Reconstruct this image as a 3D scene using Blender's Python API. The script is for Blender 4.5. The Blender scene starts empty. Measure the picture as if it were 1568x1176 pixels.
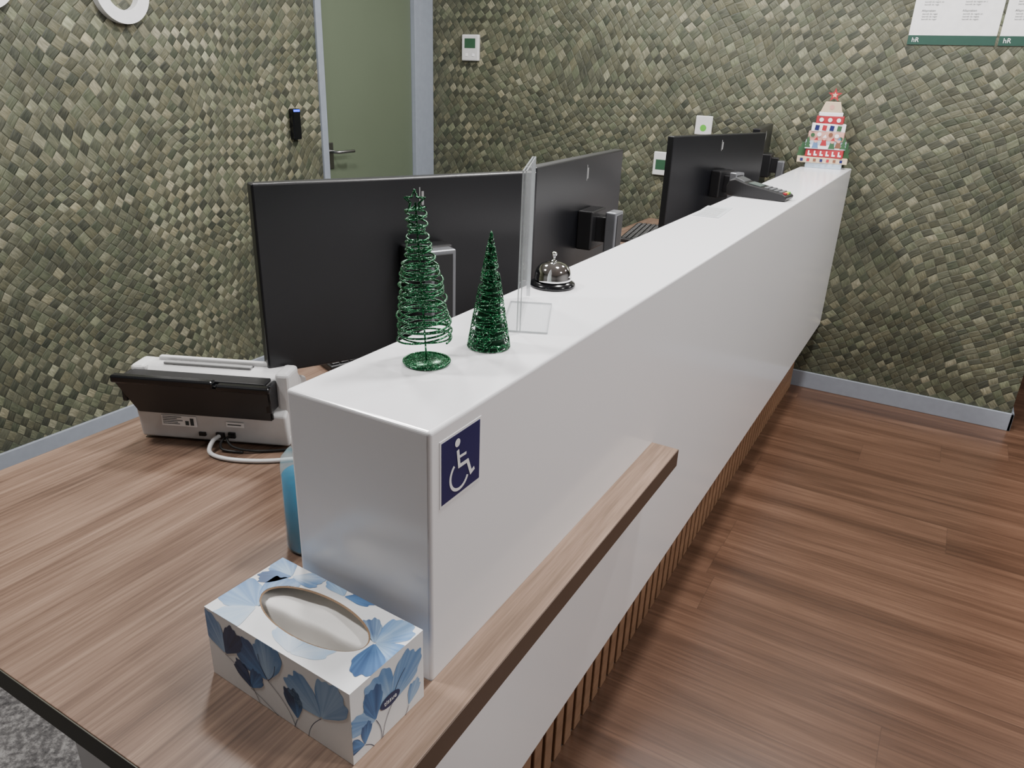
import bpy, bmesh, math, random
from mathutils import Vector, Matrix
random.seed(7)
scene=bpy.context.scene
COL=scene.collection

# ------------------------------------------------------------------ node helpers
def lin(c):
    def f(v):
        v/=255.0
        return v/12.92 if v<=0.04045 else ((v+0.055)/1.055)**2.4
    return (f(c[0]),f(c[1]),f(c[2]),1.0)
class NT:
    def __init__(s,name):
        s.m=bpy.data.materials.new(name); s.m.use_nodes=True
        s.t=s.m.node_tree; s.b=s.t.nodes['Principled BSDF']
    def n(s,typ,**k):
        nd=s.t.nodes.new(typ)
        for a,v in k.items(): setattr(nd,a,v)
        return nd
    def put(s,inp,v):
        if hasattr(v,'is_output') or isinstance(v,bpy.types.NodeSocket): s.t.links.new(v,inp)
        else: inp.default_value=v
    def math(s,op,a,b=0.0,c=0.0,clamp=False):
        nd=s.n('ShaderNodeMath',operation=op); nd.use_clamp=clamp
        s.put(nd.inputs[0],a); s.put(nd.inputs[1],b)
        if op in('MULTIPLY_ADD','SMOOTH_MIN','WRAP','COMPARE'): s.put(nd.inputs[2],c)
        return nd.outputs[0]
    def xyz(s):
        tc=s.n('ShaderNodeTexCoord'); sp=s.n('ShaderNodeSeparateXYZ')
        s.t.links.new(tc.outputs['Object'],sp.inputs[0]); return sp.outputs
    def comb(s,x,y,z=0.0):
        nd=s.n('ShaderNodeCombineXYZ')
        s.put(nd.inputs[0],x); s.put(nd.inputs[1],y); s.put(nd.inputs[2],z); return nd.outputs[0]
    def noise(s,vec,scale=1.0,detail=3.0,rough=0.5,dist=0.0):
        nd=s.n('ShaderNodeTexNoise'); s.put(nd.inputs['Vector'],vec)
        nd.inputs['Scale'].default_value=scale; nd.inputs['Detail'].default_value=detail
        nd.inputs['Roughness'].default_value=rough; nd.inputs['Distortion'].default_value=dist
        return nd.outputs
    def white(s,vec):
        nd=s.n('ShaderNodeTexWhiteNoise',noise_dimensions='3D'); s.put(nd.inputs['Vector'],vec); return nd.outputs
    def ramp(s,fac,stops):
        nd=s.n('ShaderNodeValToRGB'); s.put(nd.inputs[0],fac)
        e=nd.color_ramp.elements
        while len(e)>1: e.remove(e[-1])
        e[0].position=stops[0][0]; e[0].color=stops[0][1]
        for p,c in stops[1:]:
            x=e.new(p); x.color=c
        return nd.outputs[0]
    def mix(s,fac,a,b,mode='MIX'):
        nd=s.n('ShaderNodeMix',data_type='RGBA',blend_type=mode)
        s.put(nd.inputs[0],fac); s.put(nd.inputs[6],a); s.put(nd.inputs[7],b); return nd.outputs[2]
    def fmix(s,fac,a,b):
        nd=s.n('ShaderNodeMix',data_type='FLOAT')
        s.put(nd.inputs[0],fac); s.put(nd.inputs[2],a); s.put(nd.inputs[3],b); return nd.outputs[0]
    def bump(s,h,strength=0.3,dist=0.002):
        nd=s.n('ShaderNodeBump'); s.put(nd.inputs['Height'],h)
        nd.inputs['Strength'].default_value=strength; nd.inputs['Distance'].default_value=dist
        s.t.links.new(nd.outputs[0],s.b.inputs['Normal'])
    def set(s,**k):
        for a,v in k.items(): s.put(s.b.inputs[a.replace('_',' ')],v)
        return s.m

def simple(name,rgb,rough=0.5,metal=0.0,var=0.04,scale=30,**k):
    t=NT(name); c=lin(rgb)
    tc=t.n('ShaderNodeTexCoord')
    f=t.noise(tc.outputs['Object'],scale,2)[0]
    dk=tuple(v*(1-var) for v in c[:3])+(1,); lt=tuple(min(1,v*(1+var)) for v in c[:3])+(1,)
    t.set(Base_Color=t.ramp(f,[(0.3,dk),(0.7,lt)]),Roughness=rough,Metallic=metal)
    for a,v in k.items(): t.put(t.b.inputs[a.replace('_',' ')],v)
    return t.m

def tile_wall(name,axis,tile=0.036,rot=42,seed=0.0,stretch=1.15,chk=0.3):
    """woven bark wall covering: diagonal over/under strips"""
    t=NT(name); o=t.xyz()
    u=o[axis]; v=o[2]
    nz=t.noise(t.comb(u,v,seed),1.3,2)
    sp=t.n('ShaderNodeSeparateColor'); t.put(sp.inputs[0],nz[1])
    du=t.math('MULTIPLY',t.math('SUBTRACT',sp.outputs[0],0.5),0.26)
    dv=t.math('MULTIPLY',t.math('SUBTRACT',sp.outputs[1],0.5),0.26)
    nf=t.noise(t.comb(u,v,seed+20),16,1)
    sf=t.n('ShaderNodeSeparateColor'); t.put(sf.inputs[0],nf[1])
    du=t.math('ADD',du,t.math('MULTIPLY',t.math('SUBTRACT',sf.outputs[0],0.5),0.008))
    dv=t.math('ADD',dv,t.math('MULTIPLY',t.math('SUBTRACT',sf.outputs[1],0.5),0.008))
    u=t.math('ADD',u,du); v=t.math('ADD',v,dv)
    c=math.cos(math.radians(rot))/tile; s_=math.sin(math.radians(rot))/tile
    p=t.math('ADD',t.math('MULTIPLY',u,c),t.math('MULTIPLY',v,s_))
    q=t.math('SUBTRACT',t.math('MULTIPLY',v,c),t.math('MULTIPLY',u,s_))
    q=t.math('MULTIPLY',q,stretch)
    cp=t.math('FLOOR',p); cq=t.math('FLOOR',q)
    fp=t.math('SUBTRACT',t.math('FRACT',p),0.5); fq=t.math('SUBTRACT',t.math('FRACT',q),0.5)
    par=t.math('FLOORED_MODULO',t.math('ADD',cp,cq),2.0)
    w=t.white(t.comb(cp,cq,seed)); ws=t.n('ShaderNodeSeparateColor'); t.put(ws.inputs[0],w[1])
    r1,r2,r3=ws.outputs[0],ws.outputs[1],ws.outputs[2]
    ga=t.noise(t.comb(t.math('MULTIPLY',p,1.0),t.math('MULTIPLY',q,7.0),r1),1.0,4,0.65)[0]
    gb=t.noise(t.comb(t.math('MULTIPLY',p,7.0),t.math('MULTIPLY',q,1.0),r1),1.0,4,0.65)[0]
    g=t.fmix(par,ga,gb)
    sa=t.noise(t.comb(t.math('MULTIPLY',p,0.25),cq,seed+31),1.0,1)[0]
    sb=t.noise(t.comb(cp,t.math('MULTIPLY',q,0.25),seed+57),1.0,1)[0]
    sd=t.fmix(par,sa,sb)
    big=t.noise(t.comb(u,v,seed+3),1.8,3)[0]
    chkm=t.math('MULTIPLY',t.math('ADD',t.math('MULTIPLY',big,1.6),-0.3,clamp=True),chk*1.5)
    val=t.math('ADD',t.math('MULTIPLY',par,chkm),t.math('MULTIPLY',t.math('POWER',r1,2.2),0.30))
    val=t.math('ADD',val,t.math('MULTIPLY',g,0.80))
    val=t.math('ADD',val,t.math('MULTIPLY',t.math('SUBTRACT',sd,0.5),0.55))
    big2=t.noise(t.comb(u,v,seed+9),3.5,2)[0]
    val=t.math('ADD',val,t.math('MULTIPLY',t.math('SUBTRACT',big2,0.5),0.22))
    val=t.math('SUBTRACT',val,0.25)
    col=t.ramp(val,[(0.0,lin((43,46,38))),(0.22,lin((69,71,58))),(0.45,lin((92,93,76))),(0.68,lin((124,122,102))),(1.0,lin((180,175,152)))])
    tint=t.ramp(r2,[(0.0,lin((238,250,238))),(0.5,lin((255,255,255))),(1.0,lin((255,251,240)))])
    col=t.mix(1.0,col,tint,'MULTIPLY')
    edge=t.fmix(par,t.math('ABSOLUTE',fq),t.math('ABSOLUTE',fp))
    em=t.math('MULTIPLY',t.math('SUBTRACT',edge,0.40),9.0,clamp=True)
    col=t.mix(t.math('MULTIPLY',em,0.40),col,lin((44,46,38)))
    ma=t.math('MULTIPLY',fp,fp); mb=t.math('MULTIPLY',fq,fq)
    h=t.math('MULTIPLY',t.fmix(par,ma,mb),-1.6)
    h=t.math('ADD',h,t.math('MULTIPLY',fp,t.math('MULTIPLY',t.math('SUBTRACT',r2,0.5),0.5)))
    h=t.math('ADD',h,t.math('MULTIPLY',fq,t.math('MULTIPLY',t.math('SUBTRACT',r3,0.5),0.5)))
    h=t.math('ADD',h,t.math('MULTIPLY',g,0.35)); h=t.math('SUBTRACT',h,t.math('MULTIPLY',em,0.45))
    t.bump(h,0.65,0.006)
    return t.set(Base_Color=col,Roughness=0.6)

def wood(name,stops,along=1,gs=1.0,rough=0.4,plank=None,bump=0.1,fine=0.35):
    t=NT(name); o=t.xyz()
    a=o[along]; b=o[1-along]; z=o[2]
    off=0.0; rv=0.5; seam=None
    if plank:
        L,W=plank
        row=t.math('FLOOR',t.math('DIVIDE',b,W))
        ro=t.white(t.comb(row,3.1,0.0))[0]
        la=t.math('ADD',t.math('DIVIDE',a,L),ro)
        ci=t.math('FLOOR',la)
        rv=t.white(t.comb(row,ci,5.0))[0]
        off=t.math('MULTIPLY',rv,37.0)
        fb=t.math('ABSOLUTE',t.math('SUBTRACT',t.math('FRACT',t.math('DIVIDE',b,W)),0.5))
        fa=t.math('ABSOLUTE',t.math('SUBTRACT',t.math('FRACT',la),0.5))
        s1=t.math('GREATER_THAN',fb,0.5-0.0010/W); s2=t.math('GREATER_THAN',fa,0.5-0.0010/L)
        seam=t.math('MAXIMUM',s1,s2)
    bz=t.math('ADD',b,z)
    v1=t.comb(t.math('MULTIPLY',a,0.9*gs),t.math('MULTIPLY',bz,14.0*gs),off)
    n1=t.noise(v1,1.0,5,0.62,0.5)[0]
    v2=t.comb(t.math('MULTIPLY',a,3.0*gs),t.math('MULTIPLY',bz,110.0*gs),off)
    n2=t.noise(v2,1.0,4,0.65)[0]
    f=t.math('ADD',t.math('MULTIPLY',n1,0.80),t.math('MULTIPLY',n2,fine))
    f=t.math('ADD',f,0.5-0.40-fine/2)
    if plank: f=t.math('ADD',f,t.math('MULTIPLY',t.math('SUBTRACT',rv,0.5),0.08))
    col=t.ramp(f,stops)
    if seam is not None: col=t.mix(t.math('MULTIPLY',seam,0.35),col,lin((45,34,28)))
    t.bump(n2,bump,0.001)
    return t.set(Base_Color=col,Roughness=rough)

# ------------------------------------------------------------------ materials
M_white=simple('solid_surface_white',(240,240,243),0.17,var=0.004,scale=3)
M_wallL=tile_wall('woven_left',1,seed=1.0,rot=45,tile=0.035,chk=0.38)
M_wallF=tile_wall('woven_far',0,seed=8.0,rot=36,tile=0.039,stretch=1.25,chk=0.24)
M_paint=simple('wall_paint',(165,165,165),0.8)
M_dark=simple('dark_wall',(52,48,46),0.7)
M_ceil=simple('ceiling_paint',(205,205,205),0.9)
M_floor=wood('walnut_floor',[(0.25,lin((60,42,32))),(0.42,lin((82,59,45))),(0.56,lin((100,74,58))),(0.8,lin((128,99,80)))],along=0,rough=0.29,plank=(1.25,0.185),fine=0.42)
M_desk=wood('desk_laminate',[(0.25,lin((72,56,46))),(0.42,lin((100,79,66))),(0.56,lin((119,97,82))),(0.8,lin((148,124,107)))],along=1,gs=1.5,rough=0.36,fine=0.7)
M_ledge=wood('ledge_laminate',[(0.25,lin((98,78,62))),(0.45,lin((126,103,85))),(0.58,lin((144,119,101))),(0.8,lin((166,142,124)))],along=1,gs=1.9,rough=0.42,fine=0.6)
M_edge=simple('desk_edge_shaded',(60,58,46),0.5)  # dark olive is the shadow on the desk edge, put into the colour
M_slat=wood('slat_wood',[(0.25,lin((110,82,60))),(0.5,lin((144,110,84))),(0.8,lin((172,136,106)))],along=1,gs=1.0,rough=0.5)
M_back=simple('slat_backing',(44,34,27),0.8)
M_base=simple('baseboard_grey',(142,148,158),0.5)
M_door=simple('door_green',(92,102,84),0.45,var=0.02,scale=4)
M_frame=simple('door_frame',(138,145,156),0.4)
M_metal=simple('steel',(150,150,150),0.3,1.0)
M_chrome=simple('chrome',(225,225,225),0.06,1.0,var=0.0)
M_black=simple('black_plastic',(22,22,24),0.4)
M_blackg=simple('black_gloss',(14,15,18),0.18)
M_mon=simple('monitor_shell',(15,16,20),0.33)
M_neck=simple('monitor_neck',(122,124,128),0.35,0.6)
M_wp=simple('white_plastic',(208,208,208),0.4)
M_gp=simple('grey_plastic',(150,150,150),0.45)
M_paper=simple('paper',(235,235,235),0.8)
M_ink=simple('ink',(60,66,66),0.8)
M_dgreen=simple('poster_green',(24,66,54),0.6)
M_navy=simple('sign_navy',(30,36,88),0.35)
M_signw=simple('sign_white',(238,238,240),0.4)
M_lcd=simple('lcd_green',(50,84,62),0.3)
M_lime=simple('logo_green',(90,170,60),0.5)
M_red=simple('xmas_red',(164,36,48),0.5)
M_beige=simple('birch',(204,184,156),0.6)
M_fir=simple('fir_green',(50,88,56),0.6)
M_pink=simple('print_pink',(206,156,142),0.6)
M_blueink=simple('print_blue',(92,124,164),0.6)
M_sky=simple('print_sky',(176,192,206),0.6)
M_brown=simple('print_brown',(120,78,58),0.6)
M_cream=simple('carton_inside',(205,192,176),0.8)
M_cut=simple('carton_cut',(150,124,98),0.8)
M_rubber=simple('cable_black',(18,18,18),0.5)
t=NT('glitter_green'); tc=t.n('ShaderNodeTexCoord')
vo=t.n('ShaderNodeTexVoronoi'); t.put(vo.inputs['Vector'],tc.outputs['Object']); vo.inputs['Scale'].default_value=900
sc=t.n('ShaderNodeSeparateColor'); t.put(sc.inputs[0],vo.outputs['Color'])
M_glit=t.set(Base_Color=t.ramp(sc.outputs[0],[(0.0,lin((0,42,22))),(0.6,lin((6,80,44))),(0.90,lin((36,146,86))),(1.0,lin((210,255,225)))]),Roughness=0.25,Metallic=0.6)
t.bump(sc.outputs[1],0.8,0.001)
t=NT('carpet'); o=t.xyz(); n=t.noise(t.comb(o[0],o[1],0.0),60,6,0.75)[0]; n2=t.noise(t.comb(o[0],o[1],1.0),9,3)[0]
f=t.math('ADD',t.math('MULTIPLY',n,0.7),t.math('MULTIPLY',n2,0.3))
M_carpet=t.set(Base_Color=t.ramp(f,[(0.38,lin((50,49,50))),(0.5,lin((96,94,94))),(0.62,lin((150,148,146)))]),Roughness=0.95)
t.bump(n,0.6,0.004)
def glass(name,rgb,rough=0.03,ior=1.45,trans=1.0,alpha=1.0):
    t=NT(name); tc=t.n('ShaderNodeTexCoord'); f=t.noise(tc.outputs['Object'],20,1)[0]
    c=lin(rgb)
    return t.set(Base_Color=t.ramp(f,[(0,c),(1,tuple(min(1,x*1.03) for x in c[:3])+(1,))]),Roughness=rough,IOR=ior,Transmission_Weight=trans,Alpha=alpha)
M_acry=glass('acrylic',(225,230,232),0.06,1.4,0.0,0.17)
M_acedge=glass('acrylic_edge',(205,210,212),0.1,1.4,0.0,0.7)
M_pet=glass('clear_pet',(190,222,230),0.05,1.3,0.0,0.28)
M_blueliq=glass('blue_gel',(0,128,170),0.15,1.2,0.25)
t=NT('led_blue'); M_led=t.set(Base_Color=lin((40,60,255)),Emission_Color=lin((40,70,255)),Emission_Strength=3.0)
t=NT('lamp'); M_lamp=t.set(Base_Color=(1,1,1,1),Emission_Color=lin((255,252,250)),Emission_Strength=200.0)

# ------------------------------------------------------------------ mesh helpers
def link(ob,parent=None,mat=None):
    COL.objects.link(ob)
    if parent: ob.parent=parent
    if mat: ob.data.materials.append(mat)
    return ob
def group(name,loc=(0,0,0),rz=0.0):
    e=bpy.data.objects.new(name,None); e.empty_display_size=0.05
    e.location=loc; e.rotation_euler=(0,0,rz); COL.objects.link(e); return e
def from_bm(name,bm,mat,parent=None,smooth=False):
    me=bpy.data.meshes.new(name); bm.normal_update(); bm.to_mesh(me); bm.free()
    ob=link(bpy.data.objects.new(name,me),parent,mat)
    if smooth:
        for p in me.polygons: p.use_smooth=True
    return ob
def bm_box(bm,x0,x1,y0,y1,z0,z1):
    vs=[bm.verts.new(p) for p in [(x0,y0,z0),(x1,y0,z0),(x1,y1,z0),(x0,y1,z0),(x0,y0,z1),(x1,y0,z1),(x1,y1,z1),(x0,y1,z1)]]
    for f in [(0,3,2,1),(4,5,6,7),(0,1,5,4),(1,2,6,5),(2,3,7,6),(3,0,4,7)]: bm.faces.new([vs[i] for i in f])
def boxes(name,lst,mat,parent=None,bev=0.0,seg=2):
    bm=bmesh.new()
    for b in lst: bm_box(bm,*b)
    if bev>0:
        bmesh.ops.bevel(bm,geom=list(bm.edges),offset=bev,segments=seg,affect='EDGES',profile=0.5,clamp_overlap=True)
    return from_bm(name,bm,mat,parent,False)
def box(name,b,mat,parent=None,bev=0.0,seg=2): return boxes(name,[b],mat,parent,bev,seg)
def prism(name,poly,axis,a0,a1,mat,parent=None,bev=0.0,seg=2):
    bm=bmesh.new()
    def P(p,a):
        return {'x':(a,p[0],p[1]),'y':(p[0],a,p[1]),'z':(p[0],p[1],a)}[axis]
    A=[bm.verts.new(P(p,a0)) for p in poly]; B=[bm.verts.new(P(p,a1)) for p in poly]
    bm.faces.new(A); bm.faces.new(B[::-1])
    n=len(poly)
    for i in range(n): bm.faces.new([A[i],B[i],B[(i+1)%n],A[(i+1)%n]])
    bmesh.ops.recalc_face_normals(bm,faces=list(bm.faces))
    if bev>0: bmesh.ops.bevel(bm,geom=list(bm.edges),offset=bev,segments=seg,affect='EDGES',profile=0.5,clamp_overlap=True)
    return from_bm(name,bm,mat,parent)
def lathe(name,prof,mat,parent=None,loc=(0,0,0),seg=48,smooth=True):
    bm=bmesh.new(); rings=[]
    for r,z in prof:
        if r<1e-6: rings.append([bm.verts.new((loc[0],loc[1],loc[2]+z))])
        else: rings.append([bm.verts.new((loc[0]+r*math.cos(2*math.pi*i/seg),loc[1]+r*math.sin(2*math.pi*i/seg),loc[2]+z)) for i in range(seg)])
    for a,b in zip(rings,rings[1:]):
        for i in range(seg):
            j=(i+1)%seg
            if len(a)==1 and len(b)==1: continue
            if len(a)==1: bm.faces.new([a[0],b[i],b[j]])
            elif len(b)==1: bm.faces.new([a[i],a[j],b[0]])
            else: bm.faces.new([a[i],a[j],b[j],b[i]])
    bmesh.ops.recalc_face_normals(bm,faces=list(bm.faces))
    return from_bm(name,bm,mat,parent,smooth)
def tube(name,paths,r,mat,parent=None,res=3,cyclic=False):
    cu=bpy.data.curves.new(name+'_c','CURVE'); cu.dimensions='3D'; cu.bevel_depth=r; cu.bevel_resolution=res; cu.use_fill_caps=True
    for pts in paths:
        sp=cu.splines.new('POLY'); sp.points.add(len(pts)-1)
        for i,p in enumerate(pts): sp.points[i].co=(p[0],p[1],p[2],1)
        sp.use_cyclic_u=cyclic
    tmp=bpy.data.objects.new('tmp',cu); COL.objects.link(tmp)
    dg=bpy.context.evaluated_depsgraph_get(); dg.update()
    me=bpy.data.meshes.new_from_object(tmp.evaluated_get(dg)); me.name=name
    bpy.data.objects.remove(tmp); bpy.data.curves.remove(cu)
    me.materials.clear()
    ob=link(bpy.data.objects.new(name,me),parent,mat)
    for p in me.polygons: p.use_smooth=True
    return ob
def text(name,body,size,mat,parent,mw,ext=0.0002,align='LEFT'):
    cu=bpy.data.curves.new('t','FONT'); cu.body=body; cu.size=size; cu.extrude=ext; cu.align_x=align
    tmp=bpy.data.objects.new('tmp',cu); COL.objects.link(tmp)
    dg=bpy.context.evaluated_depsgraph_get(); dg.update()
    me=bpy.data.meshes.new_from_object(tmp.evaluated_get(dg)); bpy.data.objects.remove(tmp); bpy.data.curves.remove(cu)
    me.transform(mw); me.materials.clear()
    return link(bpy.data.objects.new(name,me),parent,mat)
def basis(o,u,v):
    u=Vector(u); v=Vector(v); n=u.cross(v)
    m=Matrix.Identity(4)
    for i in range(3): m[i][0]=u[i]; m[i][1]=v[i]; m[i][2]=n[i]; m[i][3]=o[i]
    return m

# ------------------------------------------------------------------ room
H=2.7; XL=-2.8; YF=3.88; XE=0.47
XR=3.2; YB=-2.6
box('floor',(-0.50,XR,YB,6.0,-0.1,0.0),M_floor)
box('carpet_floor',(XL,-0.50,YB,YF,-0.1,0.0),M_carpet)
box('ceiling',(XL-0.15,XR+0.1,YB-0.1,6.1,H,H+0.1),M_ceil)
DY0,DY1,DH=2.93,3.755,2.14
boxes('wall_left',[(XL-0.15,XL,YB,DY0,0,H),(XL-0.15,XL,DY0,DY1,DH,H),(XL-0.15,XL,DY1,YF,0,H)],M_wallL)
box('wall_far',(XL-0.15,XE,YF,YF+0.15,0,H),M_wallF)
box('wall_right',(XR,XR+0.1,YB,6.0,0,H),M_paint)
box('wall_back',(XL-0.15,XR+0.1,YB-0.1,YB,0,H),M_paint)
box('wall_hall',(-0.5,XR+0.1,6.0,6.1,0,H),M_dark)
box('baseboard_hall',(-0.5,XR,5.985,6.0,0,0.09),M_black)
box('baseboard_left',(XL,XL+0.013,YB,DY0,0,0.10),M_base,bev=0.002)
boxes('baseboard_far',[(XL+0.02,XE+0.013,YF-0.013,YF,0,0.085),(XE,XE+0.013,YF-0.013,YF+0.15,0,0.085)],M_base,bev=0.002)
# door
g=group('door_1',(XL,0,0))
boxes('frame',[(-0.10,0.012,DY0,DY0+0.04,0,DH),(-0.10,0.012,DY1-0.05,DY1,0,DH),(-0.10,0.012,DY0+0.04,DY1-0.05,DH-0.05,DH)],M_frame,g,0.002)
box('side_panel',(0.0,0.012,DY1,YF-0.002,0,H-0.002),M_frame,g,0.001)
box('leaf',(-0.06,-0.015,DY0+0.043,DY1-0.053,0.008,DH-0.053),M_door,g,0.002)
hy=3.005
box('handle_plate',(-0.015,-0.008,hy-0.018,hy+0.018,0.96,1.09),M_metal,g,0.003)
tube('lever',[[(-0.012,hy,1.045),(0.035,hy,1.045),(0.042,hy+0.008,1.045),(0.042,hy+0.12,1.045)]],0.008,M_metal,g)

# ceiling lamps
def lamp(x,y,r=0.14):
    g=group('ceiling_downlight',(x,y,H))
    lathe('diffuser',[(0,-0.012),(r,-0.012)],M_lamp,g,seg=32)
    lathe('trim_ring',[(r,-0.012),(r+0.005,-0.016),(r+0.02,-0.012),(r+0.02,0.0),(r,0.0)],M_wp,g,seg=32)
for x,y in [(-0.25,1.55),(-0.20,2.95),(1.4,1.2),(1.3,3.3),(-1.7,1.7),(-1.7,0.3),(-1.6,3.1)]: lamp(x,y)  # far room-side lamp is unseen, added to brighten counter front and floor

# ------------------------------------------------------------------ reception counter (white) and desk (wood)
CX0,CX1,CY0,ZT,ZD=-0.628,-0.418,0.572,1.10,0.76
g=group('reception_counter',(CX1,CY0,0))
def rel(b): return (b[0]-CX1,b[1]-CX1,b[2]-CY0,b[3]-CY0,b[4],b[5])
yend=YF-0.003
prism('white_body',[(CX0-CX1,ZD+0.0005),(CX0-CX1,ZT),(0,ZT),(0,0.345),(-0.04,0.345),(-0.04,ZD+0.0005)],'y',0,yend-CY0,M_white,g,0.0045,4)
box('white_front_panel',rel((CX1-0.04,CX1-0.0006,0.36,CY0+0.004,0.345,ZD-0.039)),M_white,g,0.001)
M_ledgeE=simple('ledge_edge_band',(84,67,55),0.5)
led=box('ledge',rel((CX1,-0.362,0.308,1.345,ZD-0.038,ZD+0.0002)),M_ledge,g,0.0008)
box('ledge_face',rel((-0.3619,-0.3606,0.308,1.3452,ZD-0.0375,ZD-0.0006)),M_ledgeE,g)
box('plinth_backing',rel((-0.54,-0.508,0.40,yend,0.0,0.5)),M_back,g)
sl=[]; y=0.42
while y<yend-0.03:
    sl.append(rel((-0.508,-0.496,y,y+0.036,0.0,0.44))); y+=0.052
boxes('slats',sl,M_slat,g,0.0015,1)
g=group('reception_desk')
prism('desktop',[(-1.37,0.308),(CX1-0.0002,0.308),(CX1-0.0002,CY0-0.0005),(CX0-0.0005,CY0-0.0005),(CX0-0.0005,yend),(-1.37,yend)],'z',ZD-0.035,ZD,M_desk,g,0.0006,1)
boxes('desk_edge_shaded_band',[(-1.371,-0.363,0.3065,0.3078,ZD-0.034,ZD-0.001),(-1.3715,-1.3702,0.308,yend,ZD-0.034,ZD-0.001)],M_edge,g)  # thin strips carrying the painted shade of the desk edges
boxes('support_panels',[(-1.0,-0.64,0.42,0.44,0,ZD-0.036),(-1.0,-0.64,2.0,2.02,0,ZD-0.036),(-1.3,-0.64,yend-0.03,yend-0.01,0,ZD-0.036)],M_white,g)

# accessibility sign
g=group('accessibility_sign',(CX1,0.592,1.0))
S=0.0785
box('sticker_border',(0.0000,0.0006,-0.003,0.0815,-0.003,0.0815),M_signw,g)
box('sticker_field',(0.0006,0.0009,0.0,S,0.0,S),M_navy,g)
def strip(name,pts,w,x):
    bm=bmesh.new(); P=[Vector(p) for p in pts]; Lr=[];Rr=[]
    for i,p in enumerate(P):
        d0=(P[i]-P[i-1]).normalized() if i>0 else (P[1]-P[0]).normalized()
        d1=(P[i+1]-P[i]).normalized() if i<len(P)-1 else d0
        n0=Vector((-d0.y,d0.x)); n1=Vector((-d1.y,d1.x)); m=(n0+n1).normalized()
        k=w/2/max(0.5,m.dot(n0))
        Lr.append(bm.verts.new((x,(p.x+m.x*k)*S,(p.y+m.y*k)*S))); Rr.append(bm.verts.new((x,(p.x-m.x*k)*S,(p.y-m.y*k)*S)))
    for i in range(len(P)-1): bm.faces.new([Lr[i],Rr[i],Rr[i+1],Lr[i+1]])
    return from_bm(name,bm,M_signw,g)
strip('figure_body',[(0.40,0.74),(0.44,0.46),(0.66,0.455),(0.755,0.215),(0.85,0.25)],0.062,0.0014)
strip('figure_arm',[(0.42,0.615),(0.62,0.605)],0.045,0.0016)
strip('figure_wheel',[(0.45+0.235*math.cos(a),0.315+0.235*math.sin(a)) for a in [math.radians(125+i*6.0) for i in range(36)]],0.05,0.0012)
bm=bmesh.new()
bm.faces.new([bm.verts.new((0.0013,(0.395+0.066*math.cos(k*math.pi/10))*S,(0.86+0.066*math.sin(k*math.pi/10))*S)) for k in range(20)])
from_bm('figure_head',bm,M_signw,g)

# ------------------------------------------------------------------ tissue box
L,W,HB=0.235,0.118,0.100
g=group('tissue_box',(-0.532,0.494,ZD+0.0005),math.radians(-3))
EA,EB=0.083,0.036
ell=lambda a:(EA*math.cos(a),EB*math.sin(a)+0.002)
angs=sorted([2*math.pi*i/80 for i in range(80)]+[math.atan2(sy*W/2,sx*L/2)%(2*math.pi) for sx in(1,-1) for sy in(1,-1)])
def rectpt(a):
    c,s=math.cos(a),math.sin(a); k=min((L/2)/abs(c) if abs(c)>1e-9 else 9,(W/2)/abs(s) if abs(s)>1e-9 else 9)
    return (c*k,s*k)
bm=bmesh.new()
o=[bm.verts.new((*rectpt(a),HB)) for a in angs]
def ea(a): return math.atan2(math.sin(a)*EA,math.cos(a)*EB)
i_=[bm.verts.new((*ell(ea(a)),HB)) for a in angs]
n=len(angs)
for k in range(n): bm.faces.new([o[k],o[(k+1)%n],i_[(k+1)%n],i_[k]])
ob_=[bm.verts.new((*rectpt(a),0)) for a in angs]
for k in range(n): bm.faces.new([ob_[k],ob_[(k+1)%n],o[(k+1)%n],o[k]])
bm.faces.new(ob_[::-1])
bmesh.ops.remove_doubles(bm,verts=list(bm.verts),dist=1e-6)
from_bm('carton',bm,simple('carton_white',(238,240,242),0.45,var=0.01),g)
bm=bmesh.new()
for k in range(80):
    a0,a1=2*math.pi*k/80,2*math.pi*(k+1)/80
    p0,p1=ell(a0),ell(a1)
    bm.faces.new([bm.verts.new(v) for v in [(*p0,HB+0.0003),(*p1,HB+0.0003),(p1[0]*0.975,0.002+(p1[1]-0.002)*0.94,HB-0.001),(p0[0]*0.975,0.002+(p0[1]-0.002)*0.94,HB-0.001)]])
from_bm('opening_rim',bm,M_cut,g)
bm=bmesh.new()
e=0.001
vs=[bm.verts.new(p) for p in [(-L/2+e,-W/2+e,0.002),(L/2-e,-W/2+e,0.002),(L/2-e,W/2-e,0.002),(-L/2+e,W/2-e,0.002),(-L/2+e,-W/2+e,HB-0.001),(L/2-e,-W/2+e,HB-0.001),(L/2-e,W/2-e,HB-0.001),(-L/2+e,W/2-e,HB-0.001)]]
for f in [(0,1,2,3),(0,4,5,1),(1,5,6,2),(2,6,7,3),(3,7,4,0)]: bm.faces.new([vs[i] for i in f])
from_bm('carton_liner',bm,M_cream,g)
bm=bmesh.new(); nx,ny=60,60; grid=[]
for j in range(ny+1):
    r=[]
    for i in range(nx+1):
        x=-L/2+0.004+(L-0.008)*i/nx; y=-W/2+0.004+(W-0.008)*j/ny
        s=1/(1+math.exp(-(y+0.006-0.10*x)/0.0018))
        z=0.055+0.037*s*(1-0.35*max(0,(y-0.002)/0.05))+0.0010*math.sin(x*90+y*60)
        z=min(z,0.0965)
        r.append(bm.verts.new((x,y,z)))
    grid.append(r)
for j in range(ny):
    for i in range(nx): bm.faces.new([grid[j][i],grid[j][i+1],grid[j+1][i+1],grid[j+1][i]])
from_bm('tissues',bm,simple('tissue_white',(246,244,240),0.9),g,True)
t=NT('flower_print'); at=t.n('ShaderNodeVertexColor'); at.layer_name='Col'
M_flow=t.set(Base_Color=at.outputs[0],Roughness=0.45)
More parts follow.
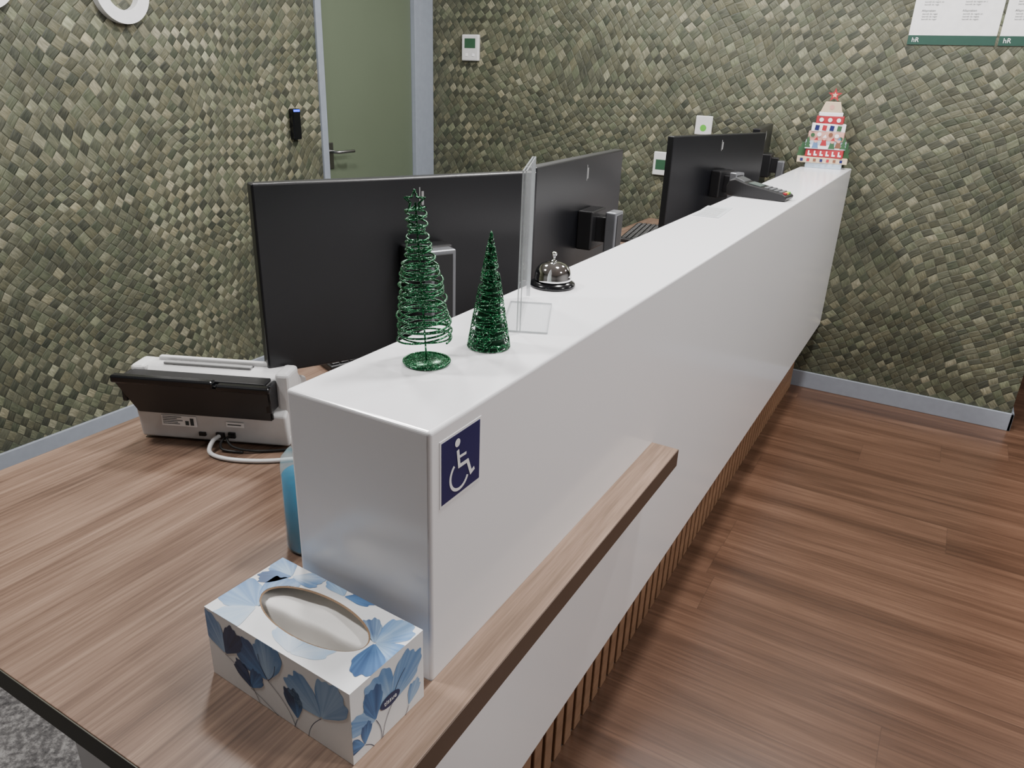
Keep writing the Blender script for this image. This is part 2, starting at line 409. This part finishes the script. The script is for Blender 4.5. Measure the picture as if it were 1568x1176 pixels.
class Print:
    def __init__(s): s.v=[];s.f=[];s.c=[]
    def clip(s,poly,w,h):
        for ax,lim,sg in ((0,0,1),(0,w,-1),(1,0,1),(1,h,-1)):
            out=[]
            for k in range(len(poly)):
                a,b=poly[k],poly[(k+1)%len(poly)]
                ia=(a[ax]-lim)*sg>=0; ib=(b[ax]-lim)*sg>=0
                if ia: out.append(a)
                if ia!=ib:
                    tt=(lim-a[ax])/(b[ax]-a[ax]); out.append((a[0]+tt*(b[0]-a[0]),a[1]+tt*(b[1]-a[1])))
            poly=out
            if len(poly)<3: return []
        return poly
    def cell(s,poly,col,face,off):
        O,U,V,N,w,h,hole=face
        poly=s.clip(poly,w,h)
        if len(poly)<3: return
        if hole:
            def inn(p): return ((p[0]-L/2)/(EA))**2+((p[1]-W/2-0.002)/(EB))**2
            cx=sum(p[0] for p in poly)/len(poly); cy=sum(p[1] for p in poly)/len(poly)
            if inn((cx,cy))<1.0: return
            q=[]
            for p in poly:
                k=inn(p)
                if k<1: 
                    k=math.sqrt(max(k,1e-6)); p=(L/2+(p[0]-L/2)/k,W/2+0.002+(p[1]-W/2-0.002)/k)
                q.append(p)
            poly=q
        b=len(s.v)
        for p in poly: s.v.append(tuple(Vector(O)+Vector(U)*p[0]+Vector(V)*p[1]+Vector(N)*off))
        s.f.append(list(range(b,b+len(poly)))); s.c.append(col)
    def petal(s,face,cx,cy,ang,span,R,base,tip,off,sd):
        rnd=random.Random(sd); ph=rnd.random()*9
        na,nr=44,16
        st=[rnd.uniform(-0.20,0.20) for _ in range(na+1)]
        st=[(st[max(0,i-1)]+st[i]*2+st[min(na,i+1)])/4 for i in range(na+1)]
        def P(i,j):
            a=ang+span*(i/na-0.5); u=i/na
            rr=R*(math.sin(math.pi*min(1,max(0,u)))**0.28)*(1+0.045*math.sin(u*17+ph)+0.03*math.sin(u*41+ph*2))
            rr=max(rr,R*0.15)
            r=rr*(0.04+0.96*j/nr); return (cx+r*math.cos(a),cy+r*math.sin(a))
        for i in range(na):
            for j in range(nr):
                k=(j+0.5)/nr; k2=min(1,max(0,(1-k)**1.1*0.55+0.35*abs(math.sin(k*2.2+ph))+0.2*math.sin(i/na*5+ph)+st[i]*1.6))
                wgt=min(1,max(0,k2+0.1)); c=[tip[q]*(1-wgt)+base[q]*wgt for q in range(3)]
                s.cell([P(i,j),P(i+1,j),P(i+1,j+1),P(i,j+1)],c,face,off)
    def line(s,face,a,b,w,col,off,bend=0.0):
        n=14; pts=[]
        d=Vector((b[0]-a[0],b[1]-a[1])); nn=Vector((-d.y,d.x))
        for i in range(n+1):
            u=i/n; p=Vector(a)+d*u+nn*bend*math.sin(math.pi*u); pts.append(p)
        for p,q in zip(pts,pts[1:]):
            dd=(q-p).normalized(); m=Vector((-dd.y,dd.x))*w/2
            s.cell([tuple(p+m),tuple(q+m),tuple(q-m),tuple(p-m)],col,face,off)
    def make(s,name,mat,parent):
        me=bpy.data.meshes.new(name); me.from_pydata(s.v,[],s.f)
        ca=me.color_attributes.new('Col','FLOAT_COLOR','CORNER'); k=0
        for f,c in zip(s.f,s.c):
            for _ in f: ca.data[k].color=(c[0],c[1],c[2],1); k+=1
        return link(bpy.data.objects.new(name,me),parent,mat)
FR=((-L/2,-W/2,0),(1,0,0),(0,0,1),(0,-1,0),L,HB,False)
BK=((L/2,W/2,0),(-1,0,0),(0,0,1),(0,1,0),L,HB,False)
RT=((L/2,-W/2,0),(0,1,0),(0,0,1),(1,0,0),W,HB,False)
LF=((-L/2,W/2,0),(0,-1,0),(0,0,1),(-1,0,0),W,HB,False)
TP=((-L/2,-W/2,HB),(1,0,0),(0,1,0),(0,0,1),L,W,True)
lb=lin((166,196,226))[:3]; mb=lin((92,136,188))[:3]; db=lin((52,80,124))[:3]; nv=lin((36,48,78))[:3]; wb=lin((206,222,238))[:3]
pr=Print(); D=math.radians
def flower(face,x,y,dirs,R,cols,sd,off=0.0003):
    for k,(a,sp,rs) in enumerate(dirs):
        b,tp=cols[k%len(cols)]
        pr.petal(face,x,y,D(a),D(sp),R*rs,b,tp,off+0.00008*k,sd+k)
for F in (FR,BK):
    flower(F,0.105,0.046,[(150,80,1.0),(85,80,1.0)],0.060,[(mb,db),(lb,mb)],11)
    flower(F,0.030,0.045,[(125,75,1.1),(60,65,1.0)],0.052,[(lb,mb),(db,nv)],21)
    flower(F,0.072,0.016,[(125,65,1),(60,65,0.95)],0.038,[(db,nv),(mb,db)],31)
    flower(F,0.190,0.040,[(145,85,1),(65,80,1.05)],0.060,[(lb,mb),(lb,mb)],41)
    flower(F,0.150,0.015,[(100,75,1)],0.042,[(mb,nv)],46)
    for a,b,c in [((0.105,0.046),(0.150,-0.01),0.12),((0.03,0.045),(0.09,-0.01),0.15),((0.072,0.016),(0.15,-0.02),0.05),((0.19,0.04),(0.165,-0.01),-0.1),((0.15,0.015),(0.14,-0.01),0),((0.105,0.046),(0.092,0.078),0.1),((0.105,0.046),(0.12,0.075),-0.1)]:
        pr.line(F,a,b,0.0008,nv,0.0008,c)
for F in (RT,LF):
    flower(F,0.036,0.034,[(150,65,1.0),(95,65,1.1)],0.044,[(lb,mb),(mb,db)],51)
    flower(F,0.062,0.036,[(120,80,1.1),(48,80,1.1)],0.058,[(lb,mb),(lb,mb)],61)
    flower(F,0.018,0.014,[(150,65,1.0),(80,60,0.9)],0.032,[(mb,nv),(mb,db)],66)
    flower(F,0.090,0.010,[(60,70,1.0)],0.032,[(lb,mb)],69)
    for a,b,c in [((0.036,0.034),(0.042,-0.01),0.1),((0.062,0.036),(0.045,-0.01),-0.1),((0.018,0.014),(0.035,-0.01),0.1),((0.062,0.036),(0.085,0.07),0.1),((0.09,0.01),(0.07,-0.01),0.1)]:
        pr.line(F,a,b,0.0008,nv,0.0008,c)
flower(TP,0.050,0.035,[(170,90,1.0),(95,80,1.0),(250,80,0.95)],0.062,[(lb,mb),(lb,mb),(wb,lb)],71)
flower(TP,0.040,0.098,[(160,80,1.1),(215,60,1.0),(20,70,1.0)],0.042,[(lb,mb),(mb,db),(wb,mb)],81)
flower(TP,0.120,0.108,[(25,60,1.0),(150,70,1.0)],0.044,[(mb,db),(lb,mb)],91)
flower(TP,0.205,0.070,[(75,80,1.1),(0,75,1.0),(300,80,1.1),(140,60,0.9)],0.046,[(lb,mb),(lb,mb),(mb,db),(lb,db)],101)
flower(TP,0.140,0.005,[(55,85,1.0),(130,85,1.1)],0.052,[(wb,lb),(wb,lb)],111)
pr.make('flower_print',M_flow,g)
bm=bmesh.new()
bm.faces.new([bm.verts.new((L/2+0.0012,0.000+0.016*math.cos(k*math.pi/14)*1.0,0.045+0.0085*math.sin(k*math.pi/14))) for k in range(28)])
from_bm('oval_mark',bm,simple('mark_navy',(40,50,90),0.5),g)
text('mark_text','tissue',0.009,M_signw,g,basis((L/2+0.0014,0.000,0.0425),(0,1,0),(0,0,1)),0.0001,'CENTER')

# ------------------------------------------------------------------ sanitizer bottle
g=group('hand_sanitizer_bottle',(-0.745,0.703,ZD))
lathe('bottle',[(0,0.001),(0.031,0.001),(0.036,0.006),(0.036,0.142),(0.034,0.156),(0.024,0.168),(0.014,0.174),(0.014,0.184)],M_pet,g)
lathe('gel',[(0,0.003),(0.031,0.003),(0.0345,0.007),(0.0345,0.128),(0,0.128)],M_blueliq,g)
lathe('cap',[(0.0145,0.174),(0.017,0.176),(0.017,0.190),(0.006,0.193),(0.005,0.208),(0,0.208)],M_wp,g)

# ------------------------------------------------------------------ scanner
g=group('document_scanner',(-1.140,0.848,ZD),math.atan2(0.128,0.279))
prism('body',[(0.004,0.004),(-0.004,0.070),(0.012,0.082),(0.016,0.138),(0.030,0.150),(0.066,0.150),(0.085,0.124),(0.115,0.110),(0.140,0.060),(0.145,0.030),(0.142,0.004)],'x',-0.15,0.15,M_wp,g,0.005,3)
boxes('side_cheeks',[(0.128,0.156,0.01,0.066,0.07,0.154),(-0.158,-0.128,0.01,0.066,0.07,0.152)],M_wp,g,0.008,3)
bm=bmesh.new()
def quadslab(bm,a,b,c,d,th):
    a,b,c,d=map(Vector,(a,b,c,d)); n=(b-a).cross(d-a).normalized()*th
    A=[bm.verts.new(p) for p in (a,b,c,d)]; B=[bm.verts.new(p+n) for p in (a,b,c,d)]
    bm.faces.new(A[::-1]); bm.faces.new(B)
    for i in range(4): bm.faces.new([A[i],A[(i+1)%4],B[(i+1)%4],B[i]])
quadslab(bm,(-0.140,-0.002,0.066),(0.128,-0.002,0.066),(0.135,-0.026,0.140),(-0.166,-0.026,0.140),0.010)
bmesh.ops.recalc_face_normals(bm,faces=list(bm.faces))
bmesh.ops.bevel(bm,geom=list(bm.edges),offset=0.003,segments=2,affect='EDGES')
from_bm('dark_tray',bm,M_black,g)
boxes('tray_rim',[(-0.168,0.030,-0.040,-0.022,0.134,0.149),(0.034,0.136,-0.038,-0.020,0.130,0.143)],M_blackg,g,0.004,3)
boxes('tray_sides',[(-0.160,-0.150,-0.024,0.018,0.09,0.142),(0.122,0.132,-0.024,0.018,0.085,0.138)],M_black,g,0.003)
box('tray_top',(-0.150,0.122,-0.022,0.012,0.138,0.1445),M_black,g,0.002)
box('paper_slot',(-0.10,0.075,0.030,0.042,0.149,0.155),M_gp,g,0.002)
box('slot_opening',(-0.10,0.075,0.0425,0.0475,0.149,0.1515),M_black,g,0.001)
box('paper_stop',(-0.12,0.11,0.050,0.062,0.149,0.158),M_wp,g,0.003)
boxes('labels',[(-0.10,-0.030,-0.0045,-0.0030,0.036,0.058),(0.03,0.065,-0.0045,-0.0030,0.042,0.052)],M_paper,g)
lab=[]
for i in range(5):
    lab.append((-0.097,-0.060+random.uniform(-.01,.01),-0.0050,-0.0046,0.040+i*0.0036,0.0413+i*0.0036))
lab+=[(-0.052,-0.045,-0.0050,-0.0046,0.039,0.048),(-0.042,-0.035,-0.0050,-0.0046,0.039,0.054),(0.033,0.06,-0.005,-0.0046,0.046,0.048)]
boxes('label_print',lab,M_ink,g)
boxes('ports',[(-0.03,-0.016,-0.002,0.004,0.016,0.024),(0.005,0.022,-0.003,0.004,0.012,0.026),(0.03,0.044,-0.003,0.004,0.016,0.028)],M_black,g,0.001)
boxes('feet',[(-0.13,-0.10,0.02,0.05,0,0.005),(0.10,0.13,0.02,0.05,0,0.005),(-0.13,-0.10,0.11,0.135,0,0.005),(0.10,0.13,0.11,0.135,0,0.005)],M_black,g)
def bez(pts,n=10):
    out=[]; P=[Vector(p) for p in pts]; P=[P[0]]+P+[P[-1]]
    for i in range(1,len(P)-2):
        for k in range(n):
            u=k/n; a,b,c,d=P[i-1],P[i],P[i+1],P[i+2]
            out.append(0.5*((2*b)+(-a+c)*u+(2*a-5*b+4*c-d)*u*u+(-a+3*b-3*c+d)*u**3))
    out.append(P[-2]); return out
tube('white_cable',[bez([(0.012,0.0,0.019),(0.008,-0.022,0.018),(0.012,-0.045,0.006),(0.05,-0.062,0.0048),(0.11,-0.062,0.0048),(0.17,-0.045,0.0048),(0.24,-0.01,0.0048)])],0.0042,M_wp,g)
tube('black_cable',[bez([(0.037,0.0,0.022),(0.036,-0.02,0.024),(0.055,-0.03,0.012),(0.10,-0.022,0.004),(0.17,0.0,0.004),(0.25,0.03,0.004)]),bez([(0.037,0.0,0.02),(0.026,-0.02,0.02),(0.03,-0.03,0.006),(0.07,-0.03,0.003)])],0.0025,M_rubber,g)

# ------------------------------------------------------------------ monitors
def monitor(p0,p1,ztop,h=0.355,ndx=0.0,nzt=0.372,fy=-0.135):
    p0=Vector(p0);p1=Vector(p1); w=(p1-p0).length; c=(p0+p1)/2; a=math.atan2(p1.y-p0.y,p1.x-p0.x)
    g=group('computer_monitor',(c.x,c.y,ZD),a); zt=ztop-ZD; zb=zt-h
    box('panel',(-w/2,w/2,-0.020,0.010,zb,zt),M_mon,g,0.004,3)
    box('screen',(-w/2+0.008,w/2-0.008,0.0101,0.0108,zb+0.016,zt-0.008),M_blackg,g)
    zc=(zb+zt)/2
    box('mount_block',(ndx-0.05,ndx+0.05,-0.062,-0.0195,zc-0.05,zc+0.05),M_black,g,0.004)
    box('tilt_arm',(ndx-0.022,ndx+0.022,-0.092,-0.060,zc-0.03,zc+0.035),M_black,g,0.003)
    box('neck',(ndx-0.028,ndx+0.028,-0.118,-0.088,0.010,nzt),M_neck,g,0.004,3)
    box('neck_spine',(ndx-0.020,ndx+0.020,-0.1195,-0.117,0.05,nzt-0.008),M_black,g,0.001)
    box('foot',(ndx-0.12,ndx+0.12,fy,0.065,0,0.010),M_neck,g,0.003,2)
    boxes('logo',[(ndx-0.004,ndx-0.002,-0.0208,-0.0202,zt-0.060,zt-0.02),(ndx+0.001,ndx+0.006,-0.0208,-0.0202,zt-0.055,zt-0.028)],M_gp,g)
    return g
monitor((-1.080,0.940),(-0.800,1.480),1.258,0.36,0.025)
monitor((-0.826,1.510),(-0.858,2.095),1.262,0.36,0.02)
monitor((-0.915,2.72),(-0.722,3.31),1.264,0.36,0.0)
monitor((-0.760,3.345),(-0.815,3.85),1.275,0.33,0.0,fy=-0.122)

# keyboards
g=group('computer_keyboard',(-1.23,3.40,ZD),math.radians(100))
box('case',(-0.21,0.21,-0.065,0.065,0.0,0.018),M_black,g,0.004)
ks=[]
for r in range(5):
    for c in range(17): ks.append((-0.203+c*0.024,-0.203+c*0.024+0.019,-0.056+r*0.023,-0.056+r*0.023+0.018,0.018,0.022))
boxes('keys',ks,M_black,g,0.001,1)
g=group('computer_keyboard',(-1.19,1.47,ZD),math.radians(68))
box('case',(-0.21,0.21,-0.065,0.065,0.0,0.018),M_black,g,0.004)
boxes('keys',ks,M_black,g,0.001,1)

# ------------------------------------------------------------------ wire spiral tree
g=group('wire_spiral_christmas_tree',(-0.543,0.7375,ZT))
lathe('base_disc',[(0,0.0),(0.030,0.0),(0.031,0.0015),(0.030,0.003),(0.006,0.004),(0,0.004)],M_glit,g)
tube('base_ring',[[(0.030*math.cos(a),0.030*math.sin(a),0.003) for a in [k*math.pi/24 for k in range(49)]]],0.0018,M_glit,g)
lx=-0.016
def ax(z): return (lx*z/0.22,0.0)
tube('stem',[[(ax(z)[0],ax(z)[1],z) for z in (0.0,0.05,0.12,0.205)]],0.0013,M_glit,g)
turns=19; pts=[]
def prof(u):
    tb=[(0,0.0335),(0.12,0.0345),(0.25,0.031),(0.40,0.028),(0.52,0.026),(0.62,0.0205),(0.70,0.016),(0.79,0.0145),(0.85,0.009),(0.91,0.013),(1.0,0.0135)]
    for (a,ra),(b,rb) in zip(tb,tb[1:]):
        if u<=b: return ra+(rb-ra)*(u-a)/(b-a)
    return tb[-1][1]
N=turns*40
for k in range(N+1):
    u=k/N; a=2*math.pi*turns*u
    z=0.030+0.168*u+0.0018*math.sin(u*40)
    r=prof(u)*(1+0.05*math.sin(a*0.37))
    x0,y0=ax(z)
    tl=0.10*math.sin(u*19+1)
    pts.append((x0+r*math.cos(a),y0+r*math.sin(a),z+r*math.cos(a)*tl+r*math.sin(a)*0.08))
tube('spiral',[pts],0.0014,M_glit,g,2)
pts2=[]
for k in range(N+1):
    u=k/N; a=-2*math.pi*(turns-3)*u+1
    z=0.034+0.164*u; r=prof(u)*0.95; x0,y0=ax(z)
    pts2.append((x0+r*math.cos(a),y0+r*math.sin(a),z+r*math.cos(a)*0.12*math.sin(u*13)))
tube('spiral_inner',[pts2],0.0012,M_glit,g,2)
st=[]
for q in range(3):
    l=[]
    for k in range(11):
        rr=0.014 if k%2==0 else 0.006
        a=math.pi/2+k*math.pi/5; l.append((lx+rr*math.cos(a)*math.cos(q*0.5),rr*math.cos(a)*math.sin(q*0.5),0.206+rr*math.sin(a)))
    st.append(l)
tube('top_star',st,0.0012,M_glit,g,2)

# cone tree
g=group('wire_cone_christmas_tree',(-0.510,0.838,ZT))
HC,RC=0.160,0.0285
def cone(a,h):
    r=RC*(1-h)**0.92+0.0012; return (r*math.cos(a),r*math.sin(a),0.002+h*(HC-0.004))
ps=[]
for d,tn,ph in [(1,7,0),(-1,7,1.0),(1,15,2),(-1,13,3)]:
    ps.append([cone(d*2*math.pi*tn*u+ph,u) for u in [k/400 for k in range(401)]])
for k in range(64):
    h0=random.random()**1.6*0.86; a0=random.random()*6.28; rr=RC*(1-h0)
    s=random.uniform(0.004,0.008)
    l=[]
    for j in range(21):
        b=j*math.pi/10; l.append(cone(a0+s*1.0*math.cos(b)/max(rr,0.006),min(0.98,max(0,h0+s*math.sin(b)/HC*1.3))))
    ps.append(l)
ps.append([cone(a,0.0) for a in [k*math.pi/24 for k in range(49)]])
tube('wire_mesh',ps,0.00085,M_glit,g,1)
lathe('inner_cone',[(0.0235,0.001),(0.012,0.075),(0.001,0.15),(0,0.152)],simple('inner_green',(10,58,34),0.3,0.4),g,seg=24)
lathe('tip',[(0.003,0.148),(0.0022,0.158),(0,0.162)],M_glit,g,seg=12)

# ------------------------------------------------------------------ acrylic sign holder
d=Vector((-0.418,0.908)).normalized()
g=group('acrylic_sign_holder',(-0.5445,0.999,ZT+0.0003),math.atan2(d.y,d.x))
box('base_plate',(-0.092,0.060,-0.042,0.026,0.0,0.0025),M_acry,g,0.0008)
box('front_sheet',(-0.095,0.095,-0.0030,-0.0016,0.0025,0.230),M_acry,g)
box('rear_sheet',(-0.095,0.095,0.0016,0.0030,0.0025,0.230),M_acry,g)
boxes('sheet_edges',[(-0.0965,-0.095,-0.0032,-0.0014,0.0025,0.232),(-0.0965,-0.095,0.0014,0.0032,0.0025,0.232),(0.095,0.0965,-0.0032,0.0032,0.0025,0.232),(-0.095,0.095,-0.0030,-0.0016,0.230,0.232),(-0.095,0.095,0.0016,0.0030,0.230,0.232)],M_acedge,g)
boxes('base_edges',[(-0.093,-0.092,-0.042,0.026,0,0.0026),(0.060,0.061,-0.042,0.026,0,0.0026),(-0.092,0.060,-0.043,-0.042,0,0.0026),(-0.092,0.060,0.026,0.027,0,0.0026)],M_acedge,g)

# ------------------------------------------------------------------ bell
g=group('service_bell',(-0.586,1.180,ZT))
lathe('base',[(0,0),(0.040,0),(0.0415,0.003),(0.040,0.007),(0.034,0.010),(0.030,0.013),(0,0.013)],M_blackg,g)
dome=[(0.0335,0.013),(0.034,0.017)]
for k in range(0,13):
    a=k*math.pi/2/12; dome.append((0.0335*math.cos(a)**0.75 if k<12 else 0.004,0.018+0.027*math.sin(a)))
lathe('dome',dome+[(0,0.045)],M_chrome,g)
lathe('plunger',[(0.006,0.044),(0.006,0.047),(0.0025,0.048),(0.0025,0.055),(0.0045,0.056),(0.0052,0.059),(0.004,0.062),(0,0.063)],M_chrome,g,seg=24)

# ------------------------------------------------------------------ card, payment terminal
g=group('instruction_card',(-0.585,2.20,ZT+0.0003),math.radians(4))
box('card',(-0.037,0.037,-0.10,0.10,0,0.0015),simple('card_grey',(198,202,205),0.4),g)
boxes('print',[(-0.028,0.028,-0.085+i*0.02,-0.080+i*0.02,0.0015,0.0018) for i in range(8)],M_gp,g)

g=group('card_payment_terminal',(-0.545,2.60,ZT+0.0003),math.radians(-6))
prism('body',[(-0.10,0.002),(-0.104,0.030),(-0.095,0.050),(-0.075,0.056),(-0.035,0.044),(0.03,0.034),(0.085,0.024),(0.100,0.016),(0.098,0.004),(0.080,0.0),(-0.085,0.0)],'y',-0.040,0.040,M_black,g,0.004,3)
prism('paper_cover',[(-0.098,0.040),(-0.092,0.053),(-0.075,0.060),(-0.045,0.050),(-0.045,0.044)],'y',-0.032,0.032,simple('terminal_grey',(60,62,64),0.4),g,0.003)
prism('display',[(-0.034,0.0445),(-0.033,0.0462),(0.008,0.0395),(0.008,0.0378)],'y',-0.028,0.028,simple('terminal_screen',(80,92,90),0.2),g)
kk=[]
for i in range(4):
    for j in range(3):
        x=0.020+i*0.016; z=0.0355-(x-0.02)*0.17
        kk.append((x,x+0.012,-0.026+j*0.019,-0.026+j*0.019+0.014,z-0.004,z+0.0020))
boxes('keypad',kk,simple('key_grey',(96,98,100),0.5),g,0.001,1)
z=0.0355-(0.078-0.02)*0.17
box('key_cancel',(0.083,0.093,-0.026,-0.012,z-0.006,z+0.001),M_red,g,0.001,1)
box('key_clear',(0.083,0.093,-0.007,0.007,z-0.006,z+0.001),simple('key_yellow',(220,190,50),0.5),g,0.001,1)
box('key_ok',(0.083,0.093,0.012,0.026,z-0.006,z+0.001),M_lime,g,0.001,1)

# ------------------------------------------------------------------ advent calendar tree (stacked wooden blocks)
g=group('advent_calendar_tree',(-0.545,3.80,ZT+0.0003),math.radians(7))
def blk(name,cx,w,z0,z1,m,dep=0.040,rot=0.0):
    ob=box(name,(-w/2,w/2,-dep,dep,z0,z1),m,g,0.002); ob.location=(cx,0,0); ob.rotation_euler=(0,0,math.radians(rot)); return ob
blk('plinth',0.012,0.155,0,0.022,M_sky,0.040,-2)
blk('block_base',0.0,0.215,0.022,0.047,M_beige,0.044,3)
blk('block_red_wide',0.008,0.160,0.047,0.082,M_red,0.040,-3)
blk('block_scene_low',0.004,0.172,0.082,0.118,M_sky,0.040,2)
blk('block_scene_high',0.002,0.150,0.118,0.158,M_pink,0.039,-2)
blk('block_white',0.004,0.142,0.158,0.192,M_signw,0.037,3)
blk('block_red',0.006,0.114,0.192,0.224,M_red,0.036,-2)
blk('block_small',0.004,0.100,0.224,0.240,M_signw,0.035,2)
prism('block_top',[(-0.042,0.240),(0.050,0.240),(0.036,0.284),(-0.026,0.284)],'y',-0.032,0.032,M_beige,g,0.002)
sp=[]
for k in range(10):
    rr=0.030 if k%2==0 else 0.012; a=math.pi/2+k*math.pi/5; sp.append((0.006+rr*math.cos(a),0.312+rr*math.sin(a)))
prism('star',sp,'y',-0.008,0.008,M_red,g)
spi=[(0.006+(x-0.006)*0.45,0.312+(z_-0.312)*0.45) for x,z_ in sp]
prism('star_inner',spi,'y',-0.0088,-0.0078,M_beige,g)
def pic(name,poly,m,d=0.0006,y=-0.0425): prism(name,poly,'y',y-d,y,m,g)
def disc(cx,cz,r,m,d,y=-0.0425,ry=None):
    ry=ry or r; pic('dot',[(cx+r*math.cos(k*math.pi/8),cz+ry*math.sin(k*math.pi/8)) for k in range(16)],m,d,y)
pic('snow',[(-0.080,0.084),(0.086,0.084),(0.084,0.098),(0.03,0.103),(-0.03,0.098),(-0.078,0.102)],M_signw,0.0004,-0.0430)
for cx,cz,c1,c2 in [(-0.038,0.100,M_blueink,M_red),(-0.004,0.112,M_red,M_signw),(0.032,0.100,M_fir,M_red),(0.058,0.104,M_brown,M_blueink)]:
    pic('coat',[(cx-0.014,cz-0.014),(cx+0.014,cz-0.014),(cx+0.007,cz+0.014),(cx-0.007,cz+0.014)],c1,0.0008,-0.0434)
    disc(cx,cz+0.018,0.0085,M_pink,0.0010,-0.0434)
    pic('hat',[(cx-0.009,cz+0.021),(cx+0.009,cz+0.021),(cx+0.003,cz+0.035)],c2,0.0013,-0.0434)
for cx,cz,m_ in [(-0.055,0.142,M_fir),(-0.028,0.146,M_signw),(0.020,0.146,M_brown),(0.046,0.142,M_signw),(0.064,0.130,M_fir)]: disc(cx,cz,0.009,m_,0.0006,-0.0425)
for sx in (-0.070,0.080):
    for q in range(3): pic('painted_fir',[(sx-0.014+q*0.003,0.088+q*0.014),(sx+0.014-q*0.003,0.088+q*0.014),(sx,0.112+q*0.014)],M_fir,0.0009+q*0.0002,-0.0436)
for i in range(6):
    x=-0.056+i*0.0255; pic('letter',[(x-0.007,0.054),(x+0.007,0.054),(x+0.007,0.061),(x-0.001,0.062),(x-0.001,0.075),(x-0.007,0.075)],M_signw,0.0006,-0.0445)
for i in range(7):
    x=-0.085+i*0.028; pic('letter',[(x-0.006,0.028),(x+0.006,0.028),(x+0.006,0.041),(x-0.006,0.041)],[M_navy,M_red,M_brown][i%3],0.0006,-0.0500)
for i in range(4):
    x=-0.042+i*0.031; pic('parcel',[(x-0.010,0.164),(x+0.008,0.162),(x+0.010,0.184),(x-0.008,0.186)],[M_navy,M_red,M_navy,M_fir][i],0.0006,-0.0410)
for i in range(3): disc(-0.030+i*0.036,0.208,0.009,M_signw,0.0006,-0.0385)
disc(0.004,0.262,0.010,M_pink,0.0006,-0.0322)
def branch(name,pts): prism(name,pts,'y',-0.004,0.008,M_fir,g)
branch('fir_branch_left',[(-0.112,0.048),(-0.080,0.048),(-0.074,0.128),(-0.088,0.100),(-0.094,0.112),(-0.099,0.082),(-0.108,0.088),(-0.106,0.066)])
branch('fir_branch_right',[(0.114,0.048),(0.084,0.048),(0.078,0.140),(0.094,0.108),(0.102,0.118),(0.104,0.084),(0.113,0.090),(0.108,0.066)])

# ------------------------------------------------------------------ wall items
def wall_letter(yc,zc,R=0.108,r=0.064):
    g=group('wall_letter_o',(XL,yc,zc)); bm=bmesh.new(); n=64; rings=[]
    for rr,x in [(R,0.0),(R,0.030),(r,0.030),(r,0.0)]:
        rings.append([bm.verts.new((x,rr*math.cos(2*math.pi*k/n),rr*1.02*math.sin(2*math.pi*k/n))) for k in range(n)])
    for q in range(4):
        a,b=rings[q],rings[(q+1)%4]
        for k in range(n): bm.faces.new([a[k],a[(k+1)%n],b[(k+1)%n],b[k]])
    bmesh.ops.recalc_face_normals(bm,faces=list(bm.faces))
    from_bm('letter_body',bm,M_signw,g)
wall_letter(1.925,1.680)
wall_letter(1.44,1.690)
g=group('wall_card_reader',(XL,2.747,1.19))
box('housing',(0.0,0.028,-0.026,0.026,-0.070,0.070),M_blackg,g,0.006,3)
box('led',(0.006,0.0285,-0.020,0.020,0.056,0.066),M_led,g,0.001)
g=group('wall_thermostat',(-2.52,YF,1.575))
box('housing',(-0.056,0.056,-0.022,0.0,-0.068,0.068),M_wp,g,0.006,3)
box('display',(-0.036,0.036,-0.0228,-0.0218,-0.002,0.048),M_lcd,g)
boxes('buttons',[(-0.03,-0.014,-0.0235,-0.0215,-0.045,-0.030),(0.014,0.03,-0.0235,-0.0215,-0.045,-0.030)],M_signw,g,0.001)
g=group('light_switch',(-1.135,YF,1.245))
box('plate',(-0.042,0.042,-0.012,0.0,-0.045,0.045),M_wp,g,0.004,3)
bm=bmesh.new(); bm.faces.new([bm.verts.new((0.016*math.cos(k*math.pi/12),-0.0125,-0.012+0.016*math.sin(k*math.pi/12))) for k in range(24)])
from_bm('green_mark',bm,M_lime,g)
g=group('wall_control_panel',(-1.335,YF,1.045))
box('plate',(-0.040,0.040,-0.016,0.0,-0.058,0.058),M_wp,g,0.004,3)
box('display',(-0.026,0.028,-0.0168,-0.0158,-0.030,0.020),M_lcd,g)
def poster(x0,title1,title2):
    g=group('wall_poster',(x0,YF,1.625)); w,h=0.325,0.46
    box('sheet',(0,w,-0.003,0.0,0,h),M_paper,g)
    box('footer_band',(0,w,-0.0034,-0.003,0,0.036),M_dgreen,g)
    text('footer_logo','hR',0.026,M_signw,g,basis((0.015,-0.0036,0.010),(1,0,0),(0,0,1)))
    for c in range(2):
        for r in range(6):
            z=0.40-r*0.055
            text('heading',[title1,title2][c] if r%2==0 else 'Afspraken',0.013,M_ink,g,basis((0.03+c*0.15,-0.0033,z),(1,0,0),(0,0,1)),0.0004)
            for k in range(3):
                text('copy','betreft de regels en zorg'[:random.randint(14,22)],0.009,M_ink,g,basis((0.035+c*0.15,-0.0033,z-0.011-0.010*k),(1,0,0),(0,0,1)))
poster(-0.302,'Openingsuren','Verhinderd'); poster(0.034,'Betaling','Contact')

# ------------------------------------------------------------------ camera
cam=bpy.data.cameras.new('camera'); co=bpy.data.objects.new('camera',cam); COL.objects.link(co)
R=Vector((.8642,.5018,.0352)).normalized(); F=Vector((-.4515,.8046,-.3856)).normalized()
U=R.cross(F).normalized(); R=F.cross(U).normalized()
m=Matrix.Identity(4)
for i in range(3): m[i][0]=R[i]; m[i][1]=U[i]; m[i][2]=-F[i]
m[2][3]=1.454
co.matrix_world=m
cam.sensor_width=36; cam.lens=36*1140/1568; cam.clip_start=0.02
scene.camera=co
w=bpy.data.worlds.new('world'); scene.world=w; w.use_nodes=True
w.node_tree.nodes['Background'].inputs[0].default_value=(0.5,0.52,0.55,1); w.node_tree.nodes['Background'].inputs[1].default_value=0.3
